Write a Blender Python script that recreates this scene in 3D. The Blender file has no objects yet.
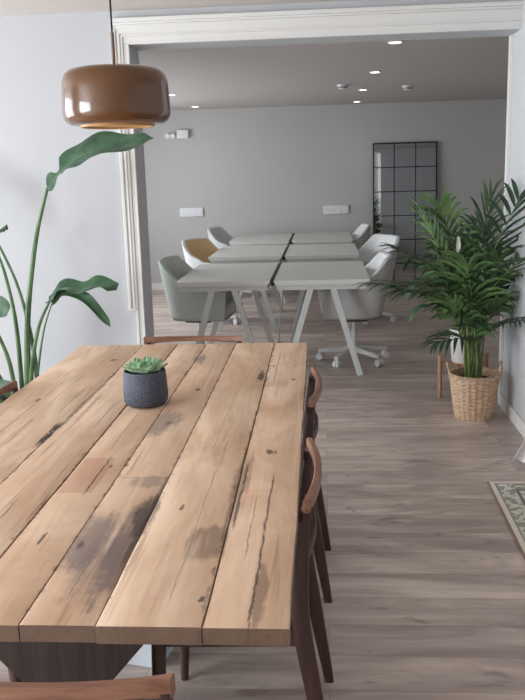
import bpy, bmesh, math, random
from mathutils import Vector, Matrix
PI = math.pi
random.seed(7)
sc = bpy.context.scene
COL = sc.collection

# ------------------------------------------------------------------ materials
def lin(c):
    def f(v):
        v /= 255.0
        return v / 12.92 if v <= 0.04045 else ((v + 0.055) / 1.055) ** 2.4
    return (f(c[0]), f(c[1]), f(c[2]), 1.0)

class NT:
    def __init__(s, name):
        s.m = bpy.data.materials.new(name); s.m.use_nodes = True
        s.t = s.m.node_tree; s.b = s.t.nodes['Principled BSDF']
        s._oc = None
    def n(s, typ, **kw):
        nd = s.t.nodes.new(typ)
        for k, v in kw.items(): setattr(nd, k, v)
        return nd
    def link(s, a, b): s.t.links.new(a, b)
    def set(s, sock, v):
        if isinstance(v, bpy.types.NodeSocket): s.link(v, sock)
        elif v is not None: sock.default_value = v
    def oc(s):
        if s._oc is None: s._oc = s.n('ShaderNodeTexCoord').outputs['Object']
        return s._oc
    def math(s, op, a, b=None, c=None, clamp=False):
        nd = s.n('ShaderNodeMath', operation=op); nd.use_clamp = clamp
        s.set(nd.inputs[0], a)
        if b is not None: s.set(nd.inputs[1], b)
        if c is not None: s.set(nd.inputs[2], c)
        return nd.outputs[0]
    def mapping(s, scale=(1, 1, 1), loc=(0, 0, 0), vec=None):
        nd = s.n('ShaderNodeMapping'); s.link(vec or s.oc(), nd.inputs[0])
        nd.inputs['Scale'].default_value = scale; nd.inputs['Location'].default_value = loc
        return nd.outputs[0]
    def noise(s, scale, vec=None, detail=4, rough=0.55, dist=0.0, color=False):
        nd = s.n('ShaderNodeTexNoise'); s.link(vec or s.oc(), nd.inputs['Vector'])
        nd.inputs['Scale'].default_value = scale; nd.inputs['Detail'].default_value = detail
        nd.inputs['Roughness'].default_value = rough; nd.inputs['Distortion'].default_value = dist
        return nd.outputs['Color'] if color else nd.outputs['Fac']
    def ramp(s, fac, a, b, lo=0.0, hi=1.0):
        nd = s.n('ShaderNodeMapRange'); nd.interpolation_type = 'SMOOTHSTEP'
        s.link(fac, nd.inputs[0]); nd.inputs[1].default_value = a; nd.inputs[2].default_value = b
        nd.inputs[3].default_value = lo; nd.inputs[4].default_value = hi
        return nd.outputs[0]
    def mix(s, fac, a, b, mode='MIX'):
        nd = s.n('ShaderNodeMix', data_type='RGBA', blend_type=mode)
        s.set(nd.inputs[0], fac); s.set(nd.inputs[6], a); s.set(nd.inputs[7], b)
        return nd.outputs[2]
    def xyz(s, vec=None):
        nd = s.n('ShaderNodeSeparateXYZ'); s.link(vec or s.oc(), nd.inputs[0]); return nd.outputs
    def bump(s, h, strength=0.2, dist=0.01):
        nd = s.n('ShaderNodeBump'); nd.inputs['Strength'].default_value = strength
        nd.inputs['Distance'].default_value = dist
        s.link(h, nd.inputs['Height']); s.link(nd.outputs[0], s.b.inputs['Normal'])
    def out(s, col, rough=0.5, spec=0.5, metal=0.0):
        s.set(s.b.inputs['Base Color'], col); s.set(s.b.inputs['Roughness'], rough)
        s.b.inputs['Specular IOR Level'].default_value = spec; s.b.inputs['Metallic'].default_value = metal
        return s.m

def flat(name, c, rough=0.5, spec=0.5, metal=0.0, var=0.06, scale=12, bump=0.0, bscale=150):
    k = NT(name)
    c1 = lin(c); c2 = tuple(v * (1 - var * 2) for v in c1[:3]) + (1,)
    col = k.mix(k.noise(scale), c2, tuple(min(1, v * (1 + var)) for v in c1[:3]) + (1,))
    if bump: k.bump(k.noise(bscale, detail=2), bump, 0.004)
    return k.out(col, rough, spec, metal)

M = {}
M['wall'] = flat('wall_paint', (193, 194, 196), 0.75, 0.3, var=0.012, scale=2, bump=0.04, bscale=200)
M['grey_wall'] = flat('grey_wall_paint', (190, 187, 184), 0.8, 0.25, var=0.012, scale=2, bump=0.04, bscale=200)
M['ceil'] = flat('ceiling_paint', (222, 215, 209), 0.85, 0.2, var=0.01, scale=2)
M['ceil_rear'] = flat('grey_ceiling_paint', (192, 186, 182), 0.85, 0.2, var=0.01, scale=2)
M['trim'] = flat('trim_gloss', (222, 220, 216), 0.45, 0.45, var=0.015, scale=3)
M['teak'] = None
M['desk'] = flat('desk_laminate', (217, 217, 212), 0.5, 0.4, var=0.015, scale=6)
M['desk_metal'] = flat('desk_powder_coat', (205, 206, 203), 0.45, 0.5, var=0.015)
M['white_plastic'] = flat('white_plastic', (226, 227, 228), 0.45, 0.5, var=0.015)
M['socket_dark'] = flat('socket_shadow_grey', (150, 152, 155), 0.5, 0.4)
M['black_rubber'] = flat('black_rubber', (38, 37, 38), 0.7, 0.3)
M['black_metal'] = flat('black_metal', (32, 31, 32), 0.5, 0.4)
M['steel'] = flat('satin_steel', (190, 190, 190), 0.35, 0.5, 0.8)
M['fab_white'] = flat('white_wool', (226, 226, 226), 0.9, 0.2, var=0.03, scale=60, bump=0.15, bscale=500)
M['fab_grey'] = flat('pale_grey_wool', (196, 196, 194), 0.9, 0.2, var=0.03, scale=60, bump=0.15, bscale=500)
M['fab_sage'] = flat('sage_wool', (200, 206, 198), 0.9, 0.2, var=0.03, scale=60, bump=0.15, bscale=500)
M['fab_sage_in'] = flat('pale_sage_wool', (216, 220, 214), 0.9, 0.2, var=0.03, scale=60, bump=0.15, bscale=500)
M['fab_yellow'] = flat('mustard_wool', (242, 212, 164), 0.9, 0.2, var=0.03, scale=60, bump=0.15, bscale=500)
M['seat_black'] = flat('black_leather', (44, 45, 50), 0.45, 0.5, var=0.05, scale=30, bump=0.1, bscale=300)
M['soil'] = flat('dark_soil', (62, 46, 36), 0.95, 0.1, var=0.2, scale=80, bump=0.6, bscale=120)
M['grey_pot'] = flat('grey_plastic_pot', (120, 120, 122), 0.6, 0.4)
M['white_pot'] = flat('white_ceramic', (226, 224, 220), 0.35, 0.5, var=0.02)
M['light_wood'] = flat('pale_oak', (178, 138, 108), 0.55, 0.4, var=0.12, scale=25)
M['spathe'] = flat('white_spathe', (238, 236, 228), 0.6, 0.3, var=0.02)

def wood(name, c, c2, axis='z', rough=0.4, spec=0.45, sc_=14):
    k = NT(name)
    s = {'x': (0.06, 1, 1), 'y': (1, 0.06, 1), 'z': (1, 1, 0.06)}[axis]
    g = k.noise(sc_ * 4, k.mapping(s), 6, 0.6, 0.6)
    col = k.mix(k.ramp(g, 0.3, 0.72), lin(c), lin(c2))
    k.bump(g, 0.06, 0.004)
    return k.out(col, rough, spec)
M['teak_dark'] = wood('dark_rosewood', (58, 38, 34), (78, 52, 44), 'z', 0.45)
M['teak'] = wood('teak', (112, 74, 56), (148, 106, 84), 'x', 0.35)
M['walnut'] = wood('dark_stained_timber', (42, 32, 29), (60, 47, 42), 'z', 0.6, 0.3)
M['walnut_x'] = wood('dark_stained_beam', (56, 42, 36), (78, 60, 52), 'y', 0.6, 0.3)

def floor_mat():
    k = NT('grey_brown_planks')
    br = k.n('ShaderNodeTexBrick'); k.link(k.oc(), br.inputs['Vector'])
    br.offset = 0.37; br.offset_frequency = 2; br.squash = 1.0
    br.inputs['Color1'].default_value = (0, 0, 0, 1); br.inputs['Color2'].default_value = (1, 1, 1, 1)
    br.inputs['Mortar'].default_value = (0.5, 0.5, 0.5, 1)
    br.inputs['Scale'].default_value = 1.0; br.inputs['Mortar Size'].default_value = 0.0012
    br.inputs['Mortar Smooth'].default_value = 0.2
    br.inputs['Brick Width'].default_value = 1.55; br.inputs['Row Height'].default_value = 0.19
    tone = br.outputs['Color']; mort = br.outputs['Fac']
    # offset grain per board
    add = k.n('ShaderNodeVectorMath', operation='MULTIPLY_ADD')
    k.link(tone, add.inputs[0]); add.inputs[1].default_value = (7.3, 3.1, 5.7); k.link(k.oc(), add.inputs[2])
    v = add.outputs[0]
    g = k.noise(22, k.mapping((0.10, 1, 1), vec=v), 7, 0.62, 0.5)
    g2 = k.noise(3.2, k.mapping((0.45, 1.7, 1), vec=v), 4, 0.6, 0.8)
    sp = k.noise(7.5, k.mapping((0.5, 1.6, 1), vec=v), 3, 0.5, 1.2)
    base = k.mix(k.ramp(g2, 0.32, 0.7), lin((168, 150, 141)), lin((222, 206, 194)))
    base = k.mix(k.math('MULTIPLY', k.ramp(g, 0.35, 0.7), 0.4), base, lin((160, 141, 132)))
    t = k.n('ShaderNodeRGBToBW'); k.link(tone, t.inputs[0])
    base = k.mix(k.math('MULTIPLY', t.outputs[0], 0.32), base, lin((156, 141, 136)))
    base = k.mix(k.math('MULTIPLY', k.ramp(sp, 0.6, 0.74), 0.6), base, lin((122, 104, 98)))
    base = k.mix(k.math('MULTIPLY', mort, 0.55), base, lin((110, 94, 88)))
    k.bump(k.math('SUBTRACT', k.math('MULTIPLY', g, 0.3), mort), 0.12, 0.002)
    return k.out(base, k.ramp(g, 0.2, 0.8, 0.34, 0.46), 0.5)
M['floor'] = floor_mat()

TX, TY = -0.62, 2.615          # table root
def table_mat():
    k = NT('reclaimed_pine')
    at = k.n('ShaderNodeAttribute', attribute_name='plank')
    pk = at.outputs['Fac']
    comb = k.n('ShaderNodeCombineXYZ'); k.link(k.math('MULTIPLY', pk, 9.0), comb.inputs[0]); k.link(k.math('MULTIPLY', pk, 23.0), comb.inputs[1])
    add = k.n('ShaderNodeVectorMath', operation='ADD'); k.link(k.oc(), add.inputs[0]); k.link(comb.outputs[0], add.inputs[1])
    v = add.outputs[0]
    big = k.noise(3.0, k.mapping((1.6, 0.55, 1), vec=v), 4, 0.6, 0.7)
    grain = k.noise(60, k.mapping((1, 0.035, 1), vec=v), 6, 0.6, 0.4)
    mid = k.noise(16, k.mapping((1, 0.12, 1), vec=v), 5, 0.6, 1.0)
    col = k.mix(k.ramp(big, 0.3, 0.72), lin((198, 163, 131)), lin((234, 207, 179)))
    col = k.mix(k.math('MULTIPLY', k.ramp(mid, 0.45, 0.75), 0.5), col, lin((178, 140, 114)))
    col = k.mix(k.math('MULTIPLY', k.ramp(grain, 0.5, 0.75), 0.28), col, lin((150, 108, 80)))
    col = k.mix(k.math('MULTIPLY', pk, 0.28), col, lin((196, 162, 140)))
    o = k.xyz()
    wob = k.noise(14, k.mapping((1, 0.6, 1)), 5, 0.65, 0.0)
    wob2 = k.noise(45, k.mapping((1, 0.5, 1), loc=(3, 5, 0)), 4, 0.7, 0.0)
    fine = k.noise(90, k.mapping((1, 0.25, 1), loc=(1, 2, 0)), 4, 0.7)
    def blob(cx, cy, rx, ry, soft=0.5, amt=0.7, fz=0.0):
        dx = k.math('DIVIDE', k.math('SUBTRACT', o[0], cx - TX), rx)
        dy = k.math('DIVIDE', k.math('SUBTRACT', o[1], cy - TY), ry)
        d = k.math('SQRT', k.math('ADD', k.math('MULTIPLY', dx, dx), k.math('MULTIPLY', dy, dy)))
        d = k.math('ADD', d, k.math('MULTIPLY', k.math('SUBTRACT', wob, 0.5), 2.2))
        d = k.math('ADD', d, k.math('MULTIPLY', k.math('SUBTRACT', grain, 0.5), 1.6))
        if fz: d = k.math('ADD', d, k.math('MULTIPLY', k.math('SUBTRACT', wob2, 0.5), fz))
        return k.math('MULTIPLY', k.ramp(d, 1.0 - soft * 0.5, 1.0 + soft * 0.5, 1, 0), amt)
    # grey tar-like stains of the old boards
    def band(x0, x1, e=0.004):
        a = k.ramp(o[0], x0 - TX, x0 - TX + e); b = k.ramp(o[0], x1 - TX - e, x1 - TX, 1, 0)
        return k.math('MULTIPLY', a, b)
    grey = lin((112, 100, 98)); dark = lin((58, 46, 44))
    bd = band(-0.563, -0.42)
    col = k.mix(k.math('MULTIPLY', bd, blob(-0.535, 1.70, 0.062, 0.13, 0.7, 0.72)), col, grey)
    col = k.mix(k.math('MULTIPLY', bd, blob(-0.435, 1.66, 0.055, 0.21, 0.7, 0.78)), col, grey)
    col = k.mix(k.math('MULTIPLY', bd, blob(-0.478, 1.60, 0.05, 0.16, 0.8, 0.5)), col, grey)
    col = k.mix(k.math('MULTIPLY', bd, blob(-0.53, 2.61, 0.055, 0.12, 0.7, 0.62)), col, grey)
    col = k.mix(blob(-0.265, 1.70, 0.042, 0.085, 0.6, 0.62), col, lin((110, 86, 72)))
    col = k.mix(blob(-0.545, 3.54, 0.03, 0.09, 0.6, 0.7), col, lin((108, 92, 88)))
    col = k.mix(blob(-0.43, 1.86, 0.022, 0.13, 0.5, 0.7), col, dark)
    col = k.mix(blob(-0.223, 2.06, 0.022, 0.22, 0.6, 0.5), col, lin((120, 92, 74)))
    col = k.mix(blob(-0.132, 1.46, 0.012, 0.13, 0.6, 0.6), col, lin((112, 88, 72)))
    # repaired patch lighter/redder inserts
    def rect(x0, x1, y0, y1, amt):
        a = band(x0, x1, 0.003)
        c = k.ramp(o[1], y0 - TY, y0 - TY + 0.004); d = k.ramp(o[1], y1 - TY - 0.004, y1 - TY, 1, 0)
        return k.math('MULTIPLY', k.math('MULTIPLY', a, k.math('MULTIPLY', c, d)), amt)
    col = k.mix(rect(-0.692, -0.60, 1.99, 2.26, 0.5), col, lin((178, 128, 104)))
    col = k.mix(rect(-0.215, -0.125, 1.95, 2.02, 0.4), col, lin((206, 158, 130)))
    col = k.mix(rect(-0.232, -0.14, 3.06, 3.14, 0.4), col, lin((186, 146, 112)))
    # small knots and nail holes
    for (x, y, rx, ry) in [(-0.214, 3.40, .012, .03), (-0.123, 3.17, .012, .025), (-0.253, 3.22, .018, .07), (-0.16, 2.31, .022, .02),
                           (-0.24, 1.45, .012, .02), (-0.126, 3.40, .008, .02), (-0.54, 1.69, .018, .028), (-0.56, 2.2, .008, .012),
                           (-0.60, 2.19, .007, .012), (-0.72, 2.9, .008, .03), (-0.48, 3.02, .01, .02), (-0.64, 1.72, .007, .025),
                           (-0.93, 2.15, .01, .03), (-1.05, 2.9, .012, .03), (-0.79, 3.42, .016, .03), (-0.93, 3.55, .02, .02), (-0.35, 1.9, .006, .02),
                           (-0.505, 2.6, .02, .03)]:
        col = k.mix(blob(x, y, rx * .62, ry * .8, 0.6, 0.8, 4.5), col, dark)
    # drying cracks
    def crack(x0, y0, y1, w, amt=0.8, wig=0.02):
        xx = k.math('ADD', o[0], k.math('MULTIPLY', k.math('SUBTRACT', wob, 0.5), wig))
        xx = k.math('ADD', xx, k.math('MULTIPLY', k.math('SUBTRACT', wob2, 0.5), wig * 0.4))
        d = k.math('ABSOLUTE', k.math('SUBTRACT', xx, x0 - TX))
        a = k.ramp(d, w * 0.5, w * 1.2, 1, 0)
        c = k.ramp(o[1], y0 - TY, y0 - TY + 0.08); e = k.ramp(o[1], y1 - TY - 0.08, y1 - TY, 1, 0)
        f = k.ramp(fine, 0.3, 0.45)
        return k.math('MULTIPLY', k.math('MULTIPLY', a, f), k.math('MULTIPLY', k.math('MULTIPLY', c, e), amt))
    for c in [(-0.142, 1.30, 2.15, .003), (-0.872, 2.34, 2.64, .014, .95), (-0.858, 2.5, 3.4, .004, .8), (-0.215, 1.75, 2.25, .004), (-0.62, 1.95, 2.3, .003),
              (-0.30, 1.4, 2.2, .0015, .5), (-0.33, 2.3, 3.0, .0015, .4), (-0.175, 1.6, 2.0, .0015, .6), (-0.98, 1.9, 2.7, .003, .5),
              (-1.04, 2.4, 3.3, .002, .5), (-0.78, 1.6, 2.0, .003, .5), (-0.50, 1.4, 1.7, .0015, .6), (-0.92, 2.7, 3.1, .002, .6),
              (-0.64, 2.3, 2.75, .002, .5), (-0.47, 3.0, 3.5, .0015, .5), (-0.20, 3.1, 3.7, .002, .6), (-0.425, 1.55, 2.15, .006, .7)]:
        col = k.mix(crack(*c), col, dark)
    for x in (-0.865, -0.70, -0.562, -0.42, -0.232):      # frayed board edges
        dd = k.math('ABSOLUTE', k.math('SUBTRACT', o[0], x - TX))
        dd = k.math('SUBTRACT', dd, k.math('MULTIPLY', k.math('SUBTRACT', wob2, 0.52), 0.05))
        col = k.mix(k.math('MULTIPLY', k.ramp(dd, 0.0, 0.006, 1, 0), k.ramp(fine, 0.35, 0.6, 0.0, 0.75)), col, lin((112, 86, 72)))
    col = k.mix(rect(-0.562, -0.42, 2.098, 2.104, 0.9), col, dark)
    col = k.mix(k.math('MULTIPLY', bd, blob(-0.46, 2.07, 0.05, 0.035, 0.8, 0.5)), col, grey)
    chk = k.noise(34, k.mapping((1, 0.03, 1), loc=(7, 1, 0), vec=v), 3, 0.55)
    col = k.mix(k.ramp(chk, 0.64, 0.70, 0.0, 0.5), col, lin((140, 100, 76)))
    lite = k.noise(20, k.mapping((1, 0.05, 1), loc=(2, 9, 0), vec=v), 4, 0.6)
    col = k.mix(k.ramp(lite, 0.55, 0.72, 0.0, 0.5), col, lin((232, 206, 178)))
    # side faces: browner aged end grain, with their shade painted in too
    geo = k.n('ShaderNodeNewGeometry'); nz = k.xyz(geo.outputs['True Normal'])[2]
    col = k.mix(k.ramp(nz, 0.2, 0.75, 0.9, 0.0), col, lin((84, 62, 50)))
    k.bump(k.math('ADD', k.math('MULTIPLY', grain, 0.6), mid), 0.22, 0.003)
    return k.out(col, k.ramp(mid, 0.3, 0.7, 0.5, 0.62), 0.35)
M['table'] = table_mat()

def amber():
    k = NT('amber_glazed_glass')
    col = k.mix(k.noise(3), lin((82, 49, 18)), lin((94, 58, 22)))
    k.b.inputs['Coat Weight'].default_value = 0.6; k.b.inputs['Coat Roughness'].default_value = 0.04
    return k.out(col, 0.25, 0.4)
M['amber'] = amber()
M['amber_rim'] = flat('amber_rim', (176, 126, 70), 0.4, 0.5)
M['lamp_in'] = flat('lamp_diffuser', (206, 176, 128), 0.6, 0.3)
M['bronze'] = flat('bronze_rod', (112, 92, 78), 0.4, 0.5, 0.5)

def knit():
    k = NT('speckled_slate_ceramic')
    vo = k.n('ShaderNodeTexVoronoi'); uv = k.n('ShaderNodeUVMap'); mp = k.n('ShaderNodeMapping')
    k.link(uv.outputs[0], mp.inputs[0]); mp.inputs['Scale'].default_value = (60, 20, 1)
    k.link(mp.outputs[0], vo.inputs['Vector']); vo.inputs['Scale'].default_value = 1.0; vo.inputs['Randomness'].default_value = 0.25
    d = k.ramp(vo.outputs['Distance'], 0.18, 0.34, 1, 0)
    col = k.mix(d, lin((62, 65, 78)), lin((112, 115, 126)))
    k.bump(d, 0.4, 0.002)
    return k.out(col, 0.6, 0.35)
M['knit'] = knit()

def leafm(name, a, b, vein=None, rough=0.42):
    k = NT(name)
    col = k.mix(k.ramp(k.noise(9, detail=3), 0.3, 0.7), lin(a), lin(b))
    k.b.inputs['Subsurface Weight'].default_value = 0.0
    return k.out(col, rough, 0.4)
M['palm'] = leafm('palm_leaf', (50, 78, 44), (96, 124, 72))
M['palm_dark'] = leafm('palm_leaf_dark', (40, 62, 44), (68, 94, 62))
M['palm_stem'] = leafm('palm_stem', (84, 108, 58), (128, 142, 84))
M['lily'] = leafm('lily_leaf', (40, 72, 44), (66, 100, 58))
M['strel'] = leafm('broad_leaf', (38, 68, 48), (70, 104, 74))
M['strel_stem'] = leafm('leaf_stalk', (74, 106, 70), (108, 136, 92))
def succ():
    k = NT('succulent_leaf')
    uv = k.n('ShaderNodeUVMap'); y = k.xyz(uv.outputs[0])[1]
    col = k.mix(k.ramp(y, 0.45, 1.0), lin((222, 238, 212)), lin((120, 166, 122)))
    return k.out(col, 0.5, 0.4)
M['succ'] = succ()
def wicker():
    k = NT('woven_wicker')
    n = k.noise(26, k.mapping((1, 1, 5)), 4, 0.6)
    col = k.mix(k.ramp(n, 0.3, 0.7), lin((186, 150, 122)), lin((228, 200, 170)))
    return k.out(col, 0.65, 0.3)
M['wicker'] = wicker()
def rugm():
    k = NT('faded_oriental_rug')
    o = k.xyz()
    vo = k.n('ShaderNodeTexVoronoi', feature='DISTANCE_TO_EDGE'); k.link(k.oc(), vo.inputs['Vector']); vo.inputs['Scale'].default_value = 13
    n1 = k.noise(18, detail=5, dist=1.4); n2 = k.noise(60, detail=3)
    f = k.mix(k.ramp(n1, 0.44, 0.52), lin((212, 212, 202)), lin((112, 124, 108)))
    f = k.mix(k.ramp(vo.outputs['Distance'], 0.02, 0.05, 0.8, 0.0), f, lin((206, 200, 188)))
    f = k.mix(k.ramp(k.noise(9, k.mapping(loc=(4, 2, 0)), 3), 0.6, 0.66, 0, 0.7), f, lin((178, 144, 134)))
    # borders: distance from the rug's edge (half size 0.6 x 0.92)
    dx = k.math('SUBTRACT', 0.6, k.math('ABSOLUTE', o[0])); dy = k.math('SUBTRACT', 0.92, k.math('ABSOLUTE', o[1]))
    d = k.math('MINIMUM', dx, dy)
    f = k.mix(k.ramp(d, 0.115, 0.12, 1, 0), f, k.mix(k.ramp(n1, 0.47, 0.53), lin((210, 206, 194)), lin((138, 142, 128))))
    f = k.mix(k.math('MULTIPLY', k.ramp(d, 0.105, 0.11), k.ramp(d, 0.12, 0.125, 1, 0)), f, lin((102, 96, 90)))
    f = k.mix(k.ramp(d, 0.022, 0.026, 1, 0), f, lin((222, 214, 200)))
    f = k.mix(k.math('MULTIPLY', k.ramp(d, 0.022, 0.026), k.ramp(d, 0.03, 0.034, 1, 0)), f, lin((136, 134, 124)))
    f = k.mix(k.math('MULTIPLY', n2, 0.25), f, lin((206, 198, 188)))
    k.bump(n2, 0.5, 0.003)
    return k.out(f, 0.95, 0.1)
M['rug'] = rugm()
M['rug_edge'] = flat('rug_binding', (150, 128, 116), 0.9, 0.1, var=0.1, scale=60)
def sheer():
    k = NT('white_linen_curtain')
    col = k.mix(k.noise(220, k.mapping((1, 1, 0.2))), lin((244, 236, 238)), lin((250, 246, 248)))
    return k.out(col, 0.85, 0.2)
M['sheer'] = sheer()
def mirrorm():
    k = NT('mirror_glass')
    return k.out(k.mix(k.noise(4), (0.60, 0.61, 0.61, 1), (0.63, 0.64, 0.64, 1)), 0.02, 0.5, 1.0)
M['mirror'] = mirrorm()
def speck():
    k = NT('speckled_white_card')
    s = k.ramp(k.noise(16, detail=3), 0.60, 0.64)
    return k.out(k.mix(s, lin((206, 210, 214)), lin((70, 76, 84))), 0.5, 0.4)
M['speck'] = speck()
def emit(name, c, s):
    k = NT(name); k.b.inputs['Emission Color'].default_value = lin(c); k.b.inputs['Emission Strength'].default_value = s
    return k.out(lin(c), 0.5)
M['bulb'] = emit('downlight_glow', (255, 250, 240), 8.0)
M['glass'] = None

# ------------------------------------------------------------------ mesh helpers
class MB:
    def __init__(s): s.bm = bmesh.new(); s.uv = None
    def box(s, x0, x1, y0, y1, z0, z1, bev=0.0, seg=2, mat=None):
        bm = bmesh.new(); bmesh.ops.create_cube(bm, size=1.0)
        for v in bm.verts:
            v.co = Vector((x0 + (v.co.x + .5) * (x1 - x0), y0 + (v.co.y + .5) * (y1 - y0), z0 + (v.co.z + .5) * (z1 - z0)))
        if bev > 0: bmesh.ops.bevel(bm, geom=bm.edges[:], offset=bev, segments=seg, profile=0.7, affect='EDGES')
        if mat is not None: bmesh.ops.transform(bm, matrix=mat, verts=bm.verts)
        s.add(bm); return s
    def add(s, bm):
        me = bpy.data.meshes.new('t'); bm.to_mesh(me); bm.free(); s.bm.from_mesh(me); bpy.data.meshes.remove(me)
    def tube(s, pts, r, seg=8, caps=True, sx=1.0):
        """tube through pts; r float or list; sx squashes the local side axis"""
        pts = [Vector(p) for p in pts]; n = len(pts)
        rs = r if isinstance(r, (list, tuple)) else [r] * n
        rings = []; up = None
        for i, p in enumerate(pts):
            t = (pts[min(i + 1, n - 1)] - pts[max(i - 1, 0)]).normalized()
            if up is None:
                up = Vector((0, 0, 1)) if abs(t.z) < 0.9 else Vector((0, 1, 0))
            a = t.cross(up).normalized(); b = a.cross(t).normalized(); up = b
            rings.append([s.bm.verts.new(p + (a * math.cos(q) * sx + b * math.sin(q)) * rs[i]) for q in [2 * PI * j / seg for j in range(seg)]])
        for i in range(n - 1):
            for j in range(seg):
                s.bm.faces.new((rings[i][j], rings[i][(j + 1) % seg], rings[i + 1][(j + 1) % seg], rings[i + 1][j]))
        if caps: s.bm.faces.new(rings[0][::-1]); s.bm.faces.new(rings[-1])
        return s
    def bar(s, p, q, w, d, w2=None, d2=None, up=(0, 1, 0), bev=0.0):
        """rectangular bar from p to q, w along side, d along up; horizontal section kept"""
        p = Vector(p); q = Vector(q); w2 = w if w2 is None else w2; d2 = d if d2 is None else d2
        t = (q - p).normalized(); u = Vector(up); a = t.cross(u).normalized(); b = a.cross(t).normalized()
        bm = bmesh.new(); R = []
        for c, ww, dd in ((p, w, d), (q, w2, d2)):
            R.append([bm.verts.new(c + a * ww * i * .5 + b * dd * j * .5) for i, j in ((-1, -1), (1, -1), (1, 1), (-1, 1))])
        for j in range(4): bm.faces.new((R[0][j], R[0][(j + 1) % 4], R[1][(j + 1) % 4], R[1][j]))
        bm.faces.new(R[0][::-1]); bm.faces.new(R[1])
        bmesh.ops.recalc_face_normals(bm, faces=bm.faces)
        if bev: bmesh.ops.bevel(bm, geom=bm.edges[:], offset=bev, segments=2, profile=0.7, affect='EDGES')
        s.add(bm); return s
    def lathe(s, prof, seg=48, c=(0, 0, 0), uv=False, closed=False):
        rings = []
        for r, z in prof:
            if r < 1e-5: rings.append([s.bm.verts.new((c[0], c[1], c[2] + z))])
            else: rings.append([s.bm.verts.new((c[0] + r * math.cos(2 * PI * j / seg), c[1] + r * math.sin(2 * PI * j / seg), c[2] + z)) for j in range(seg)])
        if uv and s.uv is None: s.uv = s.bm.loops.layers.uv.new('UVMap')
        L = sum(1 for _ in prof) - 1
        for i in range(len(rings) - 1):
            A, B = rings[i], rings[i + 1]
            for j in range(seg):
                k = (j + 1) % seg
                if len(A) == 1 and len(B) == 1: continue
                if len(A) == 1: f = s.bm.faces.new((A[0], B[k], B[j])); uvs = None
                elif len(B) == 1: f = s.bm.faces.new((A[j], A[k], B[0])); uvs = None
                else:
                    f = s.bm.faces.new((A[j], A[k], B[k], B[j]))
                    if uv:
                        z0 = prof[i][1] / (prof[-1][1] or 1); 
                        vz = [prof[i][1], prof[i][1], prof[i + 1][1], prof[i + 1][1]]
                        for l, (uu, vv) in zip(f.loops, ((j / seg, vz[0]), ((j + 1) / seg, vz[1]), ((j + 1) / seg, vz[2]), (j / seg, vz[3]))):
                            l[s.uv].uv = (uu, vv / 0.125)
        return s
    def poly(s, pts, ext):
        """prism: polygon pts (3D) extruded by vector ext"""
        a = [s.bm.verts.new(p) for p in pts]; b = [s.bm.verts.new(Vector(p) + Vector(ext)) for p in pts]
        n = len(a)
        s.bm.faces.new(a[::-1]); s.bm.faces.new(b)
        for i in range(n): s.bm.faces.new((a[i], a[(i + 1) % n], b[(i + 1) % n], b[i]))
        return s
    def grid(s, rows, closed_u=False):
        V = [[s.bm.verts.new(p) for p in r] for r in rows]
        for i in range(len(V) - 1):
            n = len(V[i])
            for j in range(n if closed_u else n - 1):
                k = (j + 1) % n
                s.bm.faces.new((V[i][j], V[i][k], V[i + 1][k], V[i + 1][j]))
        return V
    def build(s, name, mat, parent=None, smooth=True, recalc=True, ang=40):
        bm = s.bm
        if recalc: bmesh.ops.recalc_face_normals(bm, faces=bm.faces[:])
        if smooth:
            for f in bm.faces: f.smooth = True
            for e in bm.edges:
                if len(e.link_faces) == 2:
                    try: e.smooth = e.calc_face_angle() < math.radians(ang)
                    except Exception: pass
        me = bpy.data.meshes.new(name); bm.to_mesh(me); bm.free()
        o = bpy.data.objects.new(name, me); COL.objects.link(o)
        if isinstance(mat, (list, tuple)):
            for m in mat: me.materials.append(m)
        else: me.materials.append(mat)
        if parent: o.parent = parent
        return o

def tag(o, label=None, cat=None, group=None, kind=None):
    if label: o['label'] = label
    if cat: o['category'] = cat
    if group: o['group'] = group
    if kind: o['kind'] = kind
    return o
def empty(name, loc, rz=0, label=None, cat=None, group=None):
    o = bpy.data.objects.new(name, None); COL.objects.link(o); o.empty_display_size = 0.1
    o.location = loc; o.rotation_euler.z = rz
    return tag(o, label, cat, group)
def copy_tree(o, parent=None):
    c = o.copy(); COL.objects.link(c)
    if parent: c.parent = parent
    for ch in list(o.children): copy_tree(ch, c)
    return c
def struct(o): o['kind'] = 'structure'; return o
def bez(a, b, c, n=12):
    a, b, c = Vector(a), Vector(b), Vector(c)
    return [a * (1 - t) ** 2 + b * 2 * t * (1 - t) + c * t * t for t in [i / n for i in range(n + 1)]]
def spline(P, n=8):
    P = [Vector(p) for p in P]; out = []
    for i in range(len(P) - 1):
        p0 = P[max(i - 1, 0)]; p1 = P[i]; p2 = P[i + 1]; p3 = P[min(i + 2, len(P) - 1)]
        for j in range(n):
            t = j / n
            out.append(0.5 * ((2 * p1) + (p2 - p0) * t + (2 * p0 - 5 * p1 + 4 * p2 - p3) * t * t + (3 * p1 - p0 - 3 * p2 + p3) * t ** 3))
    out.append(P[-1]); return out

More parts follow.
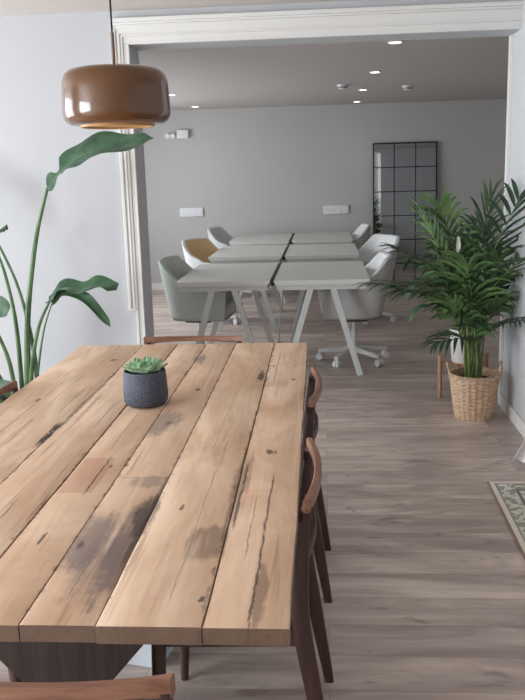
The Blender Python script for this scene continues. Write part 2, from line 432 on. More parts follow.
# ------------------------------------------------------------------ the setting
XL, XRL, XR, XA = -4.6, -3.2, 1.147, 2.4       # front room left wall, right wall, wider bay on the right
YP0, YP1 = 5.22, 5.47               # partition faces
YB = 11.30                          # back wall of the office
YN = -2.6                           # wall behind the camera
ZC, ZR, ZH = 2.50, 2.365, 2.305     # ceilings, header underside
XO = -1.143                         # left reveal of the opening
struct(MB().box(XL - .2, 3.2, YN - .2, YB + .2, -0.1, 0).build('floor', M['floor'], smooth=False))
struct(MB().box(XL - .2, 3.2, YN - .2, YP1 - .05, ZC, ZC + .1).build('ceiling', M['ceil'], smooth=False))
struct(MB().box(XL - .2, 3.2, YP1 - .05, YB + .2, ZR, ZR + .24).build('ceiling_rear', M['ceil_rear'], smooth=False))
m = MB(); m.box(XL, XO, YP0, YP1, 0, ZC); m.box(XO, XR, YP0, YP1, ZH, ZC)
struct(m.build('wall_partition', M['wall'], smooth=False))
m = MB(); m.box(XR, XA + .1, 4.35, YP1, 0, ZC); m.box(XA + .1, 3.0, YP1 - .12, YP1, 0, ZC)
struct(m.build('wall_right', M['wall'], smooth=False))
struct(MB().box(XA, XA + .1, YN, 4.35, 0, ZC).build('wall_right_bay', M['wall'], smooth=False))
struct(MB().box(XL, XA + .1, YN - .1, YN, 0, ZC).build('wall_front', M['wall'], smooth=False))
struct(MB().box(XRL, 3.0, YB, YB + .1, 0, ZR).build('wall_back', M['grey_wall'], smooth=False))
struct(MB().box(3.0, 3.1, YP1 - .12, YB + .1, 0, ZR).build('wall_rear_right', M['grey_wall'], smooth=False))
def wall_with_holes(name, x0, x1, y0, y1, z1, holes, mat):
    m = MB(); ys = y0
    for (a, b, c, d) in holes:
        m.box(x0, x1, ys, a, 0, z1); m.box(x0, x1, a, b, 0, c); m.box(x0, x1, a, b, d, z1); ys = b
    m.box(x0, x1, ys, y1, 0, z1)
    return struct(m.build(name, mat, smooth=False))
H1 = [(-2.0, 1.0, 0.35, 2.38), (2.5, 4.9, 0.35, 2.38)]  # first opening, beside the camera, is added to fill the foreground with light
H2 = [(6.6, 8.0, 0.6, 2.2), (8.6, 10.2, 0.6, 2.2)]  # out of view; one of this pair is added to brighten the office
wall_with_holes('wall_left', XL - .15, XL, YN, YP0, ZC, H1, M['wall'])
wall_with_holes('wall_rear_left', XRL - .15, XRL, YP1, YB, ZR, H2, M['grey_wall'])
for i, (a, b, c, d) in enumerate(H1 + H2):
    xw = XL if i < 2 else XRL
    m = MB(); x0, x1 = xw - .11, xw - .05; w = .06
    m.box(x0, x1, a, a + w, c, d); m.box(x0, x1, b - w, b, c, d)
    m.box(x0, x1, a + w, b - w, c, c + w); m.box(x0, x1, a + w, b - w, d - w, d)
    m.box(x0 + .01, x1 - .01, (a + b) / 2 - .025, (a + b) / 2 + .025, c + w, d - w)
    struct(m.build('window_%d' % (i + 1), M['trim'], smooth=False))
# casing of the opening: inner architrave to the floor, raised outer moulding that stops above it
m = MB()
m.box(XO - .052, XO - .036, YP0 - .028, YP0, 0, ZH + .052, .004)
m.box(XO - .036, XO - .012, YP0 - .018, YP0, 0, ZH + .03, .003)
m.box(XO - .012, XO + .0, YP0 - .026, YP0, 0, ZH + .012, .003)
struct(m.build('trim_1', M['trim']))
m = MB()
m.box(XO - .098, XO - .078, YP0 - .030, YP0, .718, ZH + .09, .004)
m.box(XO - .078, XO - .064, YP0 - .016, YP0, .718, ZH + .07, .003)
m.box(XO - .064, XO - .052, YP0 - .034, YP0, .718, ZH + .062, .003)
m.box(XO - .102, XO - .048, YP0 - .036, YP0, .705, .718, .003)
struct(m.build('trim_2', M['trim']))
m = MB()
m.box(XO - .0, XR, YP0 - .026, YP0, ZH, ZH + .012, .003)
m.box(XO - .05, XR, YP0 - .0195, YP0, ZH + .012, ZH + .045, .003)
m.box(XO - .05, XR, YP0 - .028, YP0, ZH + .045, ZH + .055, .003)
m.box(XO - .08, XR, YP0 - .020, YP0, ZH + .055, ZH + .112, .003)
m.box(XO - .09, XR, YP0 - .036, YP0, ZH + .112, ZH + .124, .004)
m.box(XO - .10, XR, YP0 - .05, YP0, ZH + .124, ZH + .148, .006)
struct(m.build('trim_3', M['trim']))
m = MB(); m.box(XR - .012, XR, YP1 - .05, YP1 + .004, 0, ZH, .002); m.box(XR - .008, XR, YP1 - .075, YP1 - .06, 0, ZH, .002)
struct(m.build('trim_4', M['trim']))
m = MB(); m.box(XR - .014, XR, 4.36, YP1 - .08, 0, .085, .004)
struct(m.build('baseboard_right', M['trim']))
m = MB(); m.box(XRL, 3.0, YB - .014, YB, 0, .085, .003); m.box(XRL, 3.0, YB - .018, YB, .085, .1, .003)
struct(m.build('baseboard_back', M['trim']))
m = MB(); m.box(XL, XO - .06, YP0 - .014, YP0, 0, .1, .004)
struct(m.build('baseboard_partition', M['trim']))

# ------------------------------------------------------------------ dining table
t = empty('dining_table', (TX, TY, 0), 0, 'long reclaimed pine dining table with stained wide planks and dark trestle legs', 'table')
TT, TH = 0.75, 0.034
seams = [-1.172, -0.865, -0.70, -0.562, -0.42, -0.232, -0.075]
bmA = bmesh.new(); lay = bmA.faces.layers.float.new('plank')
rnd = random.Random(3); rp = [0.15, 0.7, 0.35, 0.9, 0.2, 0.55]
y0t, y1t, NS = 1.348, 3.882, 70
def edge_off(x, y, amp):
    return amp * (math.sin(y * 5.1 + x * 31) + 0.6 * math.sin(y * 13.7 + x * 57) + 0.4 * math.sin(y * 29 + x * 11)) / 2
for i in range(6):
    g = 0.0007; dz = rnd.uniform(-.0012, .0012); e0 = y0t + rnd.uniform(-.004, .003); e1 = y1t + rnd.uniform(-.003, .004)
    rows = []
    for j in range(NS + 1):
        f = j / NS; y = e0 + (e1 - e0) * f
        skew = (f - .5) * -0.014 * (1 if i >= 4 else 0)
        aL = 0.006 if i == 0 else 0.0016; aR = 0.0022 if i == 5 else 0.0016
        sL = skew if i > 4 else 0
        xl = seams[i] + g + edge_off(seams[i], y, aL) + sL
        xr = seams[i + 1] - g + edge_off(seams[i + 1], y, aR) + skew
        c = 0.0026; zt = TT + dz; zb = TT - TH
        rows.append([Vector(p) - Vector((TX, TY, 0)) for p in
            ((xl, y, zb), (xl, y, zt - c), (xl + c * .4, y, zt - c * .3), (xl + c * 1.5, y, zt), (xr - c * 1.5, y, zt), (xr - c * .4, y, zt - c * .3), (xr, y, zt - c), (xr, y, zb))])
    # worn arris at both ends
    for r, dy in ((rows[0], .0), (rows[-1], .0)): pass
    V = [[bmA.verts.new(p) for p in r] for r in rows]
    fs = []
    for j in range(NS):
        for q in range(8): fs.append(bmA.faces.new((V[j][q], V[j][(q + 1) % 8], V[j + 1][(q + 1) % 8], V[j + 1][q])))
    fs.append(bmA.faces.new(V[0][::-1])); fs.append(bmA.faces.new(V[-1]))
    for f in fs: f[lay] = rp[i]
mb = MB(); mb.bm.free(); mb.bm = bmA
top = mb.build('tabletop', M['table'], t, ang=50)
tcx = -0.625
for ty in (1.80, 3.42):
    m = MB(); d = .05
    z1 = TT - TH - .001
    pts = [(-.415, z1), (.415, z1), (.35, z1 - .06), (.085, .34), (.085, .10), (-.085, .10), (-.085, .34), (-.35, z1 - .06)]
    m.poly([(tcx - TX + x, ty - TY - d, z) for x, z in pts], (0, 2 * d, 0))
    lg = m.build('trestle_leg', M['walnut'], t)
    m = MB(); m.box(tcx - TX - .36, tcx - TX + .36, ty - TY - .055, ty - TY + .055, 0.0, .10, .012)
    m.build('foot', M['walnut'], lg)
m = MB(); m.box(tcx - TX - .04, tcx - TX + .04, 1.86 - TY, 3.36 - TY, .20, .30, .008)
m.build('stretcher', M['walnut_x'], t)

# ------------------------------------------------------------------ dining chairs
def make_dining_chair():
    r = empty('dining_chair', (0, 0, 0))
    for s in (-1, 1):
        m = MB()                                             # rear post: foot kicked back, waist, leaning top
        P = spline([(s * .215, -.245, 0), (s * .21, -.205, .25), (s * .208, -.175, .46), (s * .213, -.182, .64), (s * .222, -.196, .752)], 5)
        n = len(P)
        prev = None
        rr = []
        for i, p in enumerate(P):
            f = i / (n - 1); w = .013 + .008 * math.sin(f * PI) ** 1 * .6; dd = .014 + .010 * math.sin(min(1, f * 1.15) * PI)
            ring = []
            for q in range(12):
                a = 2 * PI * q / 12; ca, sa = math.cos(a), math.sin(a)
                ring.append(p + Vector((w * math.copysign(abs(ca) ** .6, ca), dd * math.copysign(abs(sa) ** .6, sa), 0)))
            rr.append(ring)
        V = m.grid(rr, True); m.bm.faces.new(V[0][::-1]); m.bm.faces.new(V[-1])
        m.build('rear_leg', M['teak_dark'], r)
        m = MB(); m.tube([(s * .212, .205, 0), (s * .205, .195, .2), (s * .2, .185, .425)], [.012, .017, .020], 10)
        m.build('front_leg', M['teak_dark'], r)
    def curved_board(z0, z1, bulge, th, half, yb, zup=0.0):
        m = MB(); rows = []; N = 20
        for i in range(N + 1):
            u = -1 + 2 * i / N; x = half * u; y = yb - bulge * (1 - u * u)
            ny = Vector((-2 * bulge * u / half, -1, 0)).normalized() * -1   # forward
            h0 = z0 + .008 * (1 - u * u) ; h1 = z1 + zup * abs(u) ** 3
            pr = [(-.5, 0), (-.42, .0), (.42, 0), (.5, 0)]
            ring = []
            for (a, b) in ((-.5, .12), (-.3, 0), (.3, 0), (.5, .12), (.5, .85), (.32, 1), (-.32, 1), (-.5, .85)):
                p = Vector((x, y, h0 + (h1 - h0) * b)) + Vector((ny.x, ny.y, 0)) * a * th * -1
                ring.append(p)
            rows.append(ring)
        V = m.grid(rows, True); m.bm.faces.new(V[0][::-1]); m.bm.faces.new(V[-1])
        return m
    curved_board(.742, .774, .026, .020, .236, -.196, .004).build('top_rail', M['teak'], r)
    curved_board(.585, .625, .028, .016, .212, -.180).build('back_slat', M['teak_dark'], r)
    m = MB()
    m.bar((-.19, .185, .39), (.19, .185, .39), .045, .02, up=(0, 1, 0)); m.bar((-.2, -.175, .40), (.2, -.175, .40), .045, .02, up=(0, 1, 0))
    m.bar((-.203, -.17, .40), (-.198, .18, .39), .045, .02, up=(1, 0, 0)); m.bar((.203, -.17, .40), (.198, .18, .39), .045, .02, up=(1, 0, 0))
    m.build('seat_frame', M['teak_dark'], r)
    m = MB(); m.box(-.192, .192, -.158, .205, .413, .462, .018, 3)
    m.build('seat_pad', M['seat_black'], r)
    return r
ch = make_dining_chair()
spots = [(-.245, 2.115, PI / 2, 'teak dining chair with black seat at the table\'s right side, nearer the camera'),
         (-.245, 3.035, PI / 2, 'teak dining chair at the table\'s right side, the one closer to the white desks'),
         (-.635, 3.735, PI, 'teak dining chair pushed in at the far end of the pine table'),
         (-1.005, 2.845, -PI / 2, 'teak dining chair at the table\'s left side, its rail below the big leaf plant'),
         (-1.005, 2.115, -PI / 2, 'teak dining chair at the table\'s left side near the camera, only its legs in view'),
         (-.480, 1.357, 0, 'teak dining chair in the foreground, curved backrest against the table\'s near end')]
for i, (x, y, a, lab) in enumerate(spots):
    c = ch if i == 0 else copy_tree(ch)
    c.location = (x, y, 0); c.rotation_euler.z = a
    tag(c, lab, 'chair', 'teak dining chairs around the pine table')

# white speckled box under the table
bx = empty('storage_box', (-.62, 2.60, 0), -.25, 'pale speckled box on the floor under the pine table', 'box')
m = MB(); m.box(-.13, .13, -.2, .2, 0, .16, .006); m.build('body', M['speck'], bx)
m = MB(); m.box(-.137, .137, -.207, .207, .161, .192, .006); m.build('lid', M['speck'], bx)

# ------------------------------------------------------------------ succulent on the table
TZ = TT + .0015
pt = empty('potted_succulent', (-.633, 2.83, TZ), 0, 'small green succulent in a dark speckled round pot on the pine table', 'plant')
m = MB(); m.lathe([(0, 0), (.060, 0), (.069, .004), (.076, .014), (.0785, .032), (.077, .07), (.0735, .118), (.0715, .123), (.068, .121), (.067, .108), (0, .106)], 64, uv=True)
m.build('pot', M['knit'], pt)
m = MB(); m.lathe([(0, .1075), (.064, .1075), (.0665, .107)], 32); m.build('soil', M['soil'], pt)
def succulent():
    m = MB(); uv = m.bm.loops.layers.uv.new('UVMap'); rn = random.Random(5)
    k = 0
    for ring, (n, L, el, w) in enumerate([(10, .080, 4, .023), (10, .070, 14, .022), (8, .056, 28, .019), (6, .040, 46, .014), (4, .024, 66, .009)]):
        for i in range(n):
            a = 2 * PI * (i + ring * .5) / n + rn.uniform(-.12, .12); e = math.radians(el + rn.uniform(-6, 6)); LL = L * rn.uniform(.9, 1.08)
            d = Vector((math.cos(a), math.sin(a), 0)); sd = Vector((-math.sin(a), math.cos(a), 0))
            rows = []
            for j in range(7):
                f = j / 6; ww = w * (math.sin(PI * min(.98, f * .75 + .18)) ** .8) * (1 if f < .8 else (1 - (f - .8) / .2 * .93)) ; th = .0045 * (1 - f * .6)
                rr = LL * f; el2 = e + .35 * f * f
                p = d * (rr * math.cos(e)) + Vector((0, 0, .112 + rr * math.sin(e) + .02 * f * f))
                nrm = (Vector((0, 0, 1)) * math.cos(e) - d * math.sin(e))
                rows.append([p - sd * ww + nrm * .004, p - nrm * th, p + sd * ww + nrm * .004, p + nrm * .001])
            V = [[m.bm.verts.new(p) for p in r] for r in rows]
            for j in range(6):
                for q in range(4):
                    f = m.bm.faces.new((V[j][q], V[j][(q + 1) % 4], V[j + 1][(q + 1) % 4], V[j + 1][q]))
                    for l, yy in zip(f.loops, (j / 6, j / 6, (j + 1) / 6, (j + 1) / 6)): l[uv].uv = (0, yy)
            m.bm.faces.new(V[-1])
    return m
succulent().build('rosette', M['succ'], pt)

# ------------------------------------------------------------------ pendant
pn = empty('pendant_lamp', (-.62, 2.6, 1.69), 0, 'glossy amber brown drum pendant lamp hanging over the pine table', 'lamp')
prof = [(.098, .012), (.105, .004), (.118, .002), (.140, .005), (.153, .013), (.160, .026), (.1622, .042), (.1615, .066), (.1592, .105), (.1575, .128), (.151, .148), (.138, .160), (.112, .166), (.07, .170), (.02, .173), (.014, .175), (0, .175)]
m = MB(); m.lathe(prof, 72); sh = m.build('lamp_shade', M['amber'], pn, ang=70)
m = MB(); m.lathe([(.098, .012), (.100, .001), (.104, -.004), (.110, -.004), (.1125, .004), (.106, .010)], 64); m.build('rim', M['amber_rim'], sh)
m = MB(); m.lathe([(0, .004), (.06, .003), (.099, .002), (.099, .008), (0, .010)], 48); m.build('diffuser', M['lamp_in'], sh)
m = MB(); m.tube([(0, 0, .174), (0, 0, .27)], .0055, 12); m.build('stem', M['bronze'], pn)
m = MB(); m.tube([(0, 0, .27), (0, 0, ZC - 1.69 - .02)], .003, 8); m.build('cord', M['black_rubber'], pn)
m = MB(); m.lathe([(0, -.03), (.045, -.028), (.05, -.02), (.05, 0), (0, 0)], 32, (0, 0, ZC - 1.69)); m.build('ceiling_rose', M['bronze'], pn)

# ------------------------------------------------------------------ office desks
DX0, DX1, DXM = -1.115, .338, -.388
def make_desk():
    """origin at floor under the desk's near left corner; 0.72 wide (x), 1.28 long (y)"""
    r = empty('office_desk', (0, 0, 0)); W, L, Z = .716, 1.28, .742
    m = MB()
    pts = [(0, Z - .012), (0, Z), (W, Z), (W, Z - .012), (W - .02, Z - .034), (.02, Z - .034)]
    m.poly([(x, 0, z) for x, z in pts], (0, L, 0)); m.build('desktop', M['desk'], r)
    m = MB(); z0, z1 = Z - .075, Z - .035
    m.box(.02, W - .02, .025, .065, z0, z1); m.box(.02, W - .02, L - .065, L - .025, z0, z1)
    m.box(.02, .055, .065, L - .065, z0, z1); m.box(W - .055, W - .02, .065, L - .065, z0, z1)
    m.build('frame', M['desk_metal'], r)
    for y in (.045, L - .045):
        for s in (-1, 1):
            m = MB(); c = W / 2
            m.bar((c + s * .085, y, z0 + .003), (c + s * .285, y, .0), .044, .036, up=(0, 1, 0))
            # level foot
            m.build('leg', M['desk_metal'], r)
    return r
dk = make_desk()
rows = [(6.25, 'front'), (8.12, 'middle'), (9.94, 'rear')]
names = {('front', 0): 'pale grey trestle desk nearest on the left, beside the sage tub chair',
         ('front', 1): 'pale grey trestle desk nearest on the right, its slanted leg before a white swivel chair',
         ('middle', 0): 'pale grey desk on the left in the middle row, beside the mustard lined tub chair',
         ('middle', 1): 'pale grey desk on the right in the middle row of the office',
         ('rear', 0): 'pale grey desk at the back on the left, near the grey wall',
         ('rear', 1): 'pale grey desk at the back on the right, near the grey wall and the mirror'}
first = True
for y, nm in rows:
    for s in (0, 1):
        d = dk if first else copy_tree(dk); first = False
        off = -.02 if s == 0 else 0
        d.location = (DX0 - .01 if s == 0 else DXM + .01, y, 0)
        tag(d, names[(nm, s)], 'desk', 'pale grey office desks')
    cb = MB(); cb.box(-.0125, .0125, 0, 1.28, -.03, .005, .003)  # black strip set into the gap of each desk pair
    o = cb.build('cable_channel', M['black_rubber'])
    o.location = (DXM - .0015, y, .735)
    tag(o, {'front': 'black cable strip running between the two nearest office desks', 'middle': 'black cable strip between the middle pair of office desks',
            'rear': 'black cable strip between the rear pair of office desks'}[nm], 'cable strip', 'cable strips between desks')
# thin floor power rod hanging from the middle pair
pr = empty('cable_pole', (-.43, 7.60, 0), 0, 'thin pale cable pole standing between the front and middle office desks', 'cable pole')
m = MB(); m.tube([(0, 0, 0.004), (.022, 0, .20), (.05, 0, .45), (.06, 0, .66)], .0075, 8); m.build('pole', M['steel'], pr)
m = MB(); m.box(-.02, .075, -.018, .018, .24, .262, .004); m.build('outlet', M['white_plastic'], pr)
m = MB(); m.lathe([(0, 0), (.03, 0), (.03, .004), (.012, .010), (0, .010)], 24); m.build('base', M['steel'], pr)

# ------------------------------------------------------------------ tub chairs on castors
def make_tub(out_m, in_m):
    """faces +x; origin at floor under the column"""
    r = empty('swivel_chair', (0, 0, 0))
    N = 40
    def plan(u, a, fb, ff):
        """u 0..1 along the U: front left -> back -> front right; half width a, back depth fb, front ff"""
        k = abs(u - .5) * 2
        sgn = -1 if u < .5 else 1
        if k > .55:
            f = (k - .55) / .45; return (-.02 + (ff + .02) * f, sgn * a * (1 - .05 * f))
        ang = k / .55 * PI / 2
        c, s = math.cos(ang), math.sin(ang)
        return (-.02 - (fb - .02) * c ** .62, sgn * a * s ** .62)
    def top(u):
        k = abs(u - .5) * 2
        if k < .26: return .864 - .01 * k
        if k < .62: f = (k - .26) / .36; return .8614 - .210 * (f * .6 + .4 * f * f * (3 - 2 * f))
        return .6514 - (k - .62) / .38 * .035
    def prof(u, v, inset):
        zt = top(u); z0 = .372
        e = v ** .8
        sc_ = .70 + .30 * e
        x, y = plan(u, .300 * sc_ - inset, .305 * sc_ - inset, .29 * (.86 + .14 * e))
        # recline: the back leans out as it rises
        return Vector((x, y, z0 + (zt - z0) * v))
    VS = 12
    m = MB()
    outer = [[prof(i / N, j / VS, 0) for i in range(N + 1)] for j in range(VS + 1)]
    Vo = m.grid(outer)
    th = .034
    inner = [[prof(i / N, j / VS, th) + Vector((0, 0, .0)) for i in range(N + 1)] for j in range(VS + 1)]
    rim = [[(outer[VS][i] * .5 + inner[VS][i] * .5) + Vector((0, 0, .010)) for i in range(N + 1)]]
    Vi = m.grid(inner)
    Vr = [m.bm.verts.new(p) for p in rim[0]]
    for i in range(N):
        m.bm.faces.new((Vo[VS][i], Vo[VS][i + 1], Vr[i + 1], Vr[i])); m.bm.faces.new((Vr[i], Vr[i + 1], Vi[VS][i + 1], Vi[VS][i]))
    for e in (0, N):
        for j in range(VS): m.bm.faces.new((Vo[j][e], Vo[j + 1][e], Vi[j + 1][e], Vi[j][e]))
        m.bm.faces.new((Vo[VS][e], Vr[e], Vi[VS][e]))
    for i in range(N): m.bm.faces.new((Vo[0][i], Vo[0][i + 1], Vi[0][i + 1], Vi[0][i]))
    nb = len(m.bm.faces)
    m.bm.faces.new([Vo[0][i] for i in range(N + 1)])
    m.bm.faces.ensure_lookup_table()
    # inner faces take the lining
    inn = set()
    for row in Vi:
        for v in row: inn.add(v)
    for f in m.bm.faces:
        if sum(1 for v in f.verts if v in inn) >= 3: f.material_index = 1
    sh = m.build('shell', [out_m, in_m], r, ang=60)
    m = MB(); rows_ = []
    for (z, s) in ((.385, .93), (.44, .98), (.468, .985), (.484, .95), (.49, .88)):
        ring = []
        for i in range(N + 1):
            x, y = plan(i / N, (.30 * .80 - th - .004) * s, (.305 * .80 - th - .004) * s, .262 * s); ring.append(Vector((x, y, z)))
        rows_.append(ring)
    V = m.grid(rows_, True); m.bm.faces.new(V[0][::-1]); m.bm.faces.new(V[-1])
    m.build('seat_cushion', in_m, r, ang=60)
    m = MB(); m.box(-.11, .11, -.09, .09, .338, .371, .012); m.build('mechanism', M['black_metal'], r)
    m = MB(); m.tube([(0, 0, .09), (0, 0, .25)], .024, 16); m.tube([(0, 0, .25), (0, 0, .34)], .016, 16)
    m.build('gas_lift', M['desk_metal'], r)
    m = MB(); m.lathe([(0, .075), (.036, .078), (.036, .118), (.028, .125), (0, .125)], 20)
    for i in range(5):
        a = 2 * PI * i / 5 - .27; d = Vector((math.cos(a), math.sin(a), 0))
        m.bar(d * .02 + Vector((0, 0, .1)), d * .30 + Vector((0, 0, .075)), .042, .044, .036, .028, up=(0, 0, 1), bev=.004)
    m.build('star_base', M['desk_metal'], r)
    for i in range(5):
        a = 2 * PI * i / 5 - .27; d = Vector((math.cos(a), math.sin(a), 0)); n = Vector((-d.y, d.x, 0))
        b = MB(); c = d * .29 + Vector((0, 0, .027))
        for s in (-1, 1):
            p = c + n * .014 * s
            b.tube([p - n * .011, p + n * .011], .0275, 16)
        b.tube([c + Vector((0, 0, .0)), c + Vector((0, 0, .045))], .008, 8)
        b.build('caster', M['white_plastic'], r)
    return r
c1 = make_tub(M['fab_sage'], M['fab_sage_in']); c1.location = (-1.035, 6.86, 0); c1.rotation_euler.z = -.12
tag(c1, 'sage green tub swivel chair at the nearest left office desk', 'chair', 'tub swivel chairs at the office desks')
c2 = make_tub(M['fab_white'], M['fab_yellow']); c2.location = (-1.14, 8.76, 0); c2.rotation_euler.z = -.42
tag(c2, 'white tub swivel chair with mustard lining at the middle left desk', 'chair', 'tub swivel chairs at the office desks')
c3 = make_tub(M['fab_grey'], M['fab_white']); c3.location = (-1.13, 10.58, 0); c3.rotation_euler.z = -.2
tag(c3, 'white tub swivel chair at the rear left desk, before the grey wall', 'chair', 'tub swivel chairs at the office desks')
for (x, y, a, lab) in [(.235, 6.80, PI + .06, 'white tub swivel chair at the nearest right desk, its castor base in full view'),
                       (.43, 8.68, PI + .5, 'white tub swivel chair at the middle right desk, back turned to the mirror'),
                       (.27, 10.58, PI + .1, 'white tub swivel chair at the rear right desk, closest to the mirror')]:
    c = copy_tree(c3); c.location = (x, y, 0); c.rotation_euler.z = a
    tag(c, lab, 'chair', 'tub swivel chairs at the office desks')

# ------------------------------------------------------------------ mirror, sockets, ceiling fittings
MW, MHt = .826, 1.868
mr = empty('wall_mirror', (1.06, YB - .096, 0), 0, 'tall black framed grid mirror leaning against the grey back wall', 'mirror')
mr.rotation_euler.x = -math.atan2(.072, MHt)
m = MB(); f = .016
m.box(-MW / 2, -MW / 2 + f, -.014, .014, 0, MHt, .002); m.box(MW / 2 - f, MW / 2, -.014, .014, 0, MHt, .002)
m.box(-MW / 2 + f, MW / 2 - f, -.014, .014, 0, f, .002); m.box(-MW / 2 + f, MW / 2 - f, -.014, .014, MHt - f, MHt, .002)
m.build('frame', M['black_metal'], mr)
m = MB()
for i in (1, 2):
    x = -MW / 2 + MW * i / 3; m.box(x - .006, x + .006, -.013, .004, f, MHt - f)
for i in range(1, 6):
    z = MHt * i / 6; m.box(-MW / 2 + f, MW / 2 - f, -.0125, .004, z - .006, z + .006)
m.build('glazing_bars', M['black_metal'], mr)
m = MB(); m.box(-MW / 2 + f - .002, MW / 2 - f + .002, -.002, .006, f - .002, MHt - f + .002); m.build('mirror_glass', M['mirror'], mr, smooth=False)

def socket(x0, x1, z0, z1, lab):
    r = empty('wall_socket', ((x0 + x1) / 2, YB, (z0 + z1) / 2), 0, lab, 'socket', 'wide white sockets on the back wall')
    w = x1 - x0; h = z1 - z0
    m = MB(); m.box(-w / 2, w / 2, -.022, 0, -h / 2, h / 2, .006); m.build('plate', M['white_plastic'], r)
    for i in range(4):
        x = -w / 2 + w * (i + .5) / 4
        m = MB(); m.box(x - w * .09, x + w * .09, -.0245, -.0218, -h * .28, h * .28, .001); m.build('outlet', M['white_plastic'], r)
socket(-1.92, -1.605, .985, 1.10, 'wide white socket panel low on the back wall, left of the desks')
socket(-.003, .333, .975, 1.085, 'wide white socket panel on the back wall, left of the mirror')
em = empty('emergency_light', (-1.90, YB, 2.055), 0, 'small white twin head emergency light high on the grey back wall', 'emergency light')
m = MB(); m.box(-.005, .145, -.06, .001, -.05, .055, .006); m.build('body', M['white_plastic'], em)
for x in (-.13, -.06):
    m = MB(); m.tube([(x, -.075, -.02), (x, -.03, -.01)], [.032, .024], 16); m.tube([(x, -.03, -.01), (x, -.012, -.01)], .01, 8)
    m.box(x - .02, x + .02, -.012, 0, -.03, .02, .003)
    m.build('lamp_head', M['white_plastic'], em)

dl = empty('ceiling_downlight', (0, 0, ZR))
m = MB(); m.lathe([(.040, 0), (.054, 0), (.054, -.004), (.044, -.008), (.040, -.003), (.040, 0)], 32); m.build('bezel', M['white_plastic'], dl)
m = MB(); m.lathe([(0, -.0060), (.030, -.0058), (.040, -.0035), (.040, -.001), (0, -.001)], 24); m.build('lens', M['bulb'], dl)
DL = [(.46, 7.67, 'round white ceiling downlight over the nearest right desk, largest of the lit row'), (.432, 9.30, 'round white ceiling downlight second in the row leading to the mirror'),
      (.431, 10.87, 'round white ceiling downlight nearest the back wall on the mirror side'), (-1.575, 10.78, 'round white ceiling downlight nearest the back wall on the left'),
      (-1.575, 9.10, 'round white ceiling downlight on the left, just beside the amber pendant'), (.49, 5.945, 'round white ceiling downlight just behind the opening header')]
for i, (x, y, lab) in enumerate(DL):
    o = dl if i == 0 else copy_tree(dl)
    o.location = (x, y, ZR); tag(o, lab, 'downlight', 'round ceiling downlights in the office')
    L = bpy.data.lights.new('downlight_beam', 'SPOT'); L.energy = 1.5; L.spot_size = 1.9; L.spot_blend = .8; L.shadow_soft_size = .03; L.color = (1, .95, .88)
    lo = bpy.data.objects.new('downlight_beam', L); COL.objects.link(lo); lo.location = (x, y, ZR - .02)
sd = empty('smoke_detector', (.208, 8.72, ZR))
m = MB(); m.lathe([(0, -.042), (.03, -.042), (.042, -.034), (.048, -.018), (.058, -.014), (.06, 0), (0, 0)], 32); m.build('housing', M['white_plastic'], sd)
m = MB(); m.lathe([(.0435, -.034), (.0495, -.020), (.0505, -.022), (.0450, -.035), (.0435, -.034)], 32); m.build('vent_ring', M['socket_dark'], sd)
tag(sd, 'white smoke detector on the office ceiling, left of the middle downlight', 'smoke detector', 'smoke detectors on the office ceiling')
s2 = copy_tree(sd); s2.location = (.877, 9.06, ZR); tag(s2, 'white smoke detector on the office ceiling, right of the downlights and above the mirror', 'smoke detector', 'smoke detectors on the office ceiling')

# ------------------------------------------------------------------ palm in a basket
BX, BY = .925, 5.165
bk = empty('potted_palm', (BX, BY, 0), 0, 'tall bushy green palm in a woven wicker basket beside the white wall', 'plant')
def basket():
    m = MB(); SEG = 176; ZN = 66; H = .275; rows = []
    for j in range(ZN + 1):
        f = j / ZN; z = H * f; r0 = .112 + .040 * f ** .8
        ring = []
        for q in range(SEG):
            a = 2 * PI * q / SEG
            k = math.cos(a * 22 + (PI if (j // 3) % 2 else 0))
            r = r0 + .0032 * k * math.sin(PI * ((j % 3) + .5) / 3) + .0028 * math.cos(a * 22) 
            ring.append(Vector((r * math.cos(a), r * math.sin(a), z)))
        rows.append(ring)
    for z, r in ((H + .004, .150), (H + .002, .143), (H - .02, .140), (H - .05, .137)):
        rows.append([Vector((r * math.cos(2 * PI * q / SEG), r * math.sin(2 * PI * q / SEG), z)) for q in range(SEG)])
    V = m.grid(rows, True); m.bm.faces.new(V[0][::-1])
    return m
basket().build('basket', M['wicker'], bk, ang=80)
m = MB()                                                       # braided rim
for ph in (0, PI):
    P = []
    for i in range(181):
        a = 2 * PI * i / 180; r = .150 + .0055 * math.cos(a * 24 + ph); z = .277 + .0055 * math.sin(a * 24 + ph)
        P.append((r * math.cos(a), r * math.sin(a), z))
    m.tube(P, .0055, 6)
m.build('braided_rim', M['wicker'], bk)
for a0 in (0.12, PI - .1):
    m = MB(); P = []
    for i in range(13):
        q = PI * i / 12; a = a0 + .24 * math.cos(q); r = .156 + .012 * math.sin(q)
        P.append((r * math.cos(a), r * math.sin(a), .262 + .085 * math.sin(q)))
    m.tube(P, .0065, 8); m.build('handle', M['wicker'], bk)
m = MB(); m.lathe([(0, .245), (.08, .243), (.136, .235)], 32); m.build('soil', M['soil'], bk)

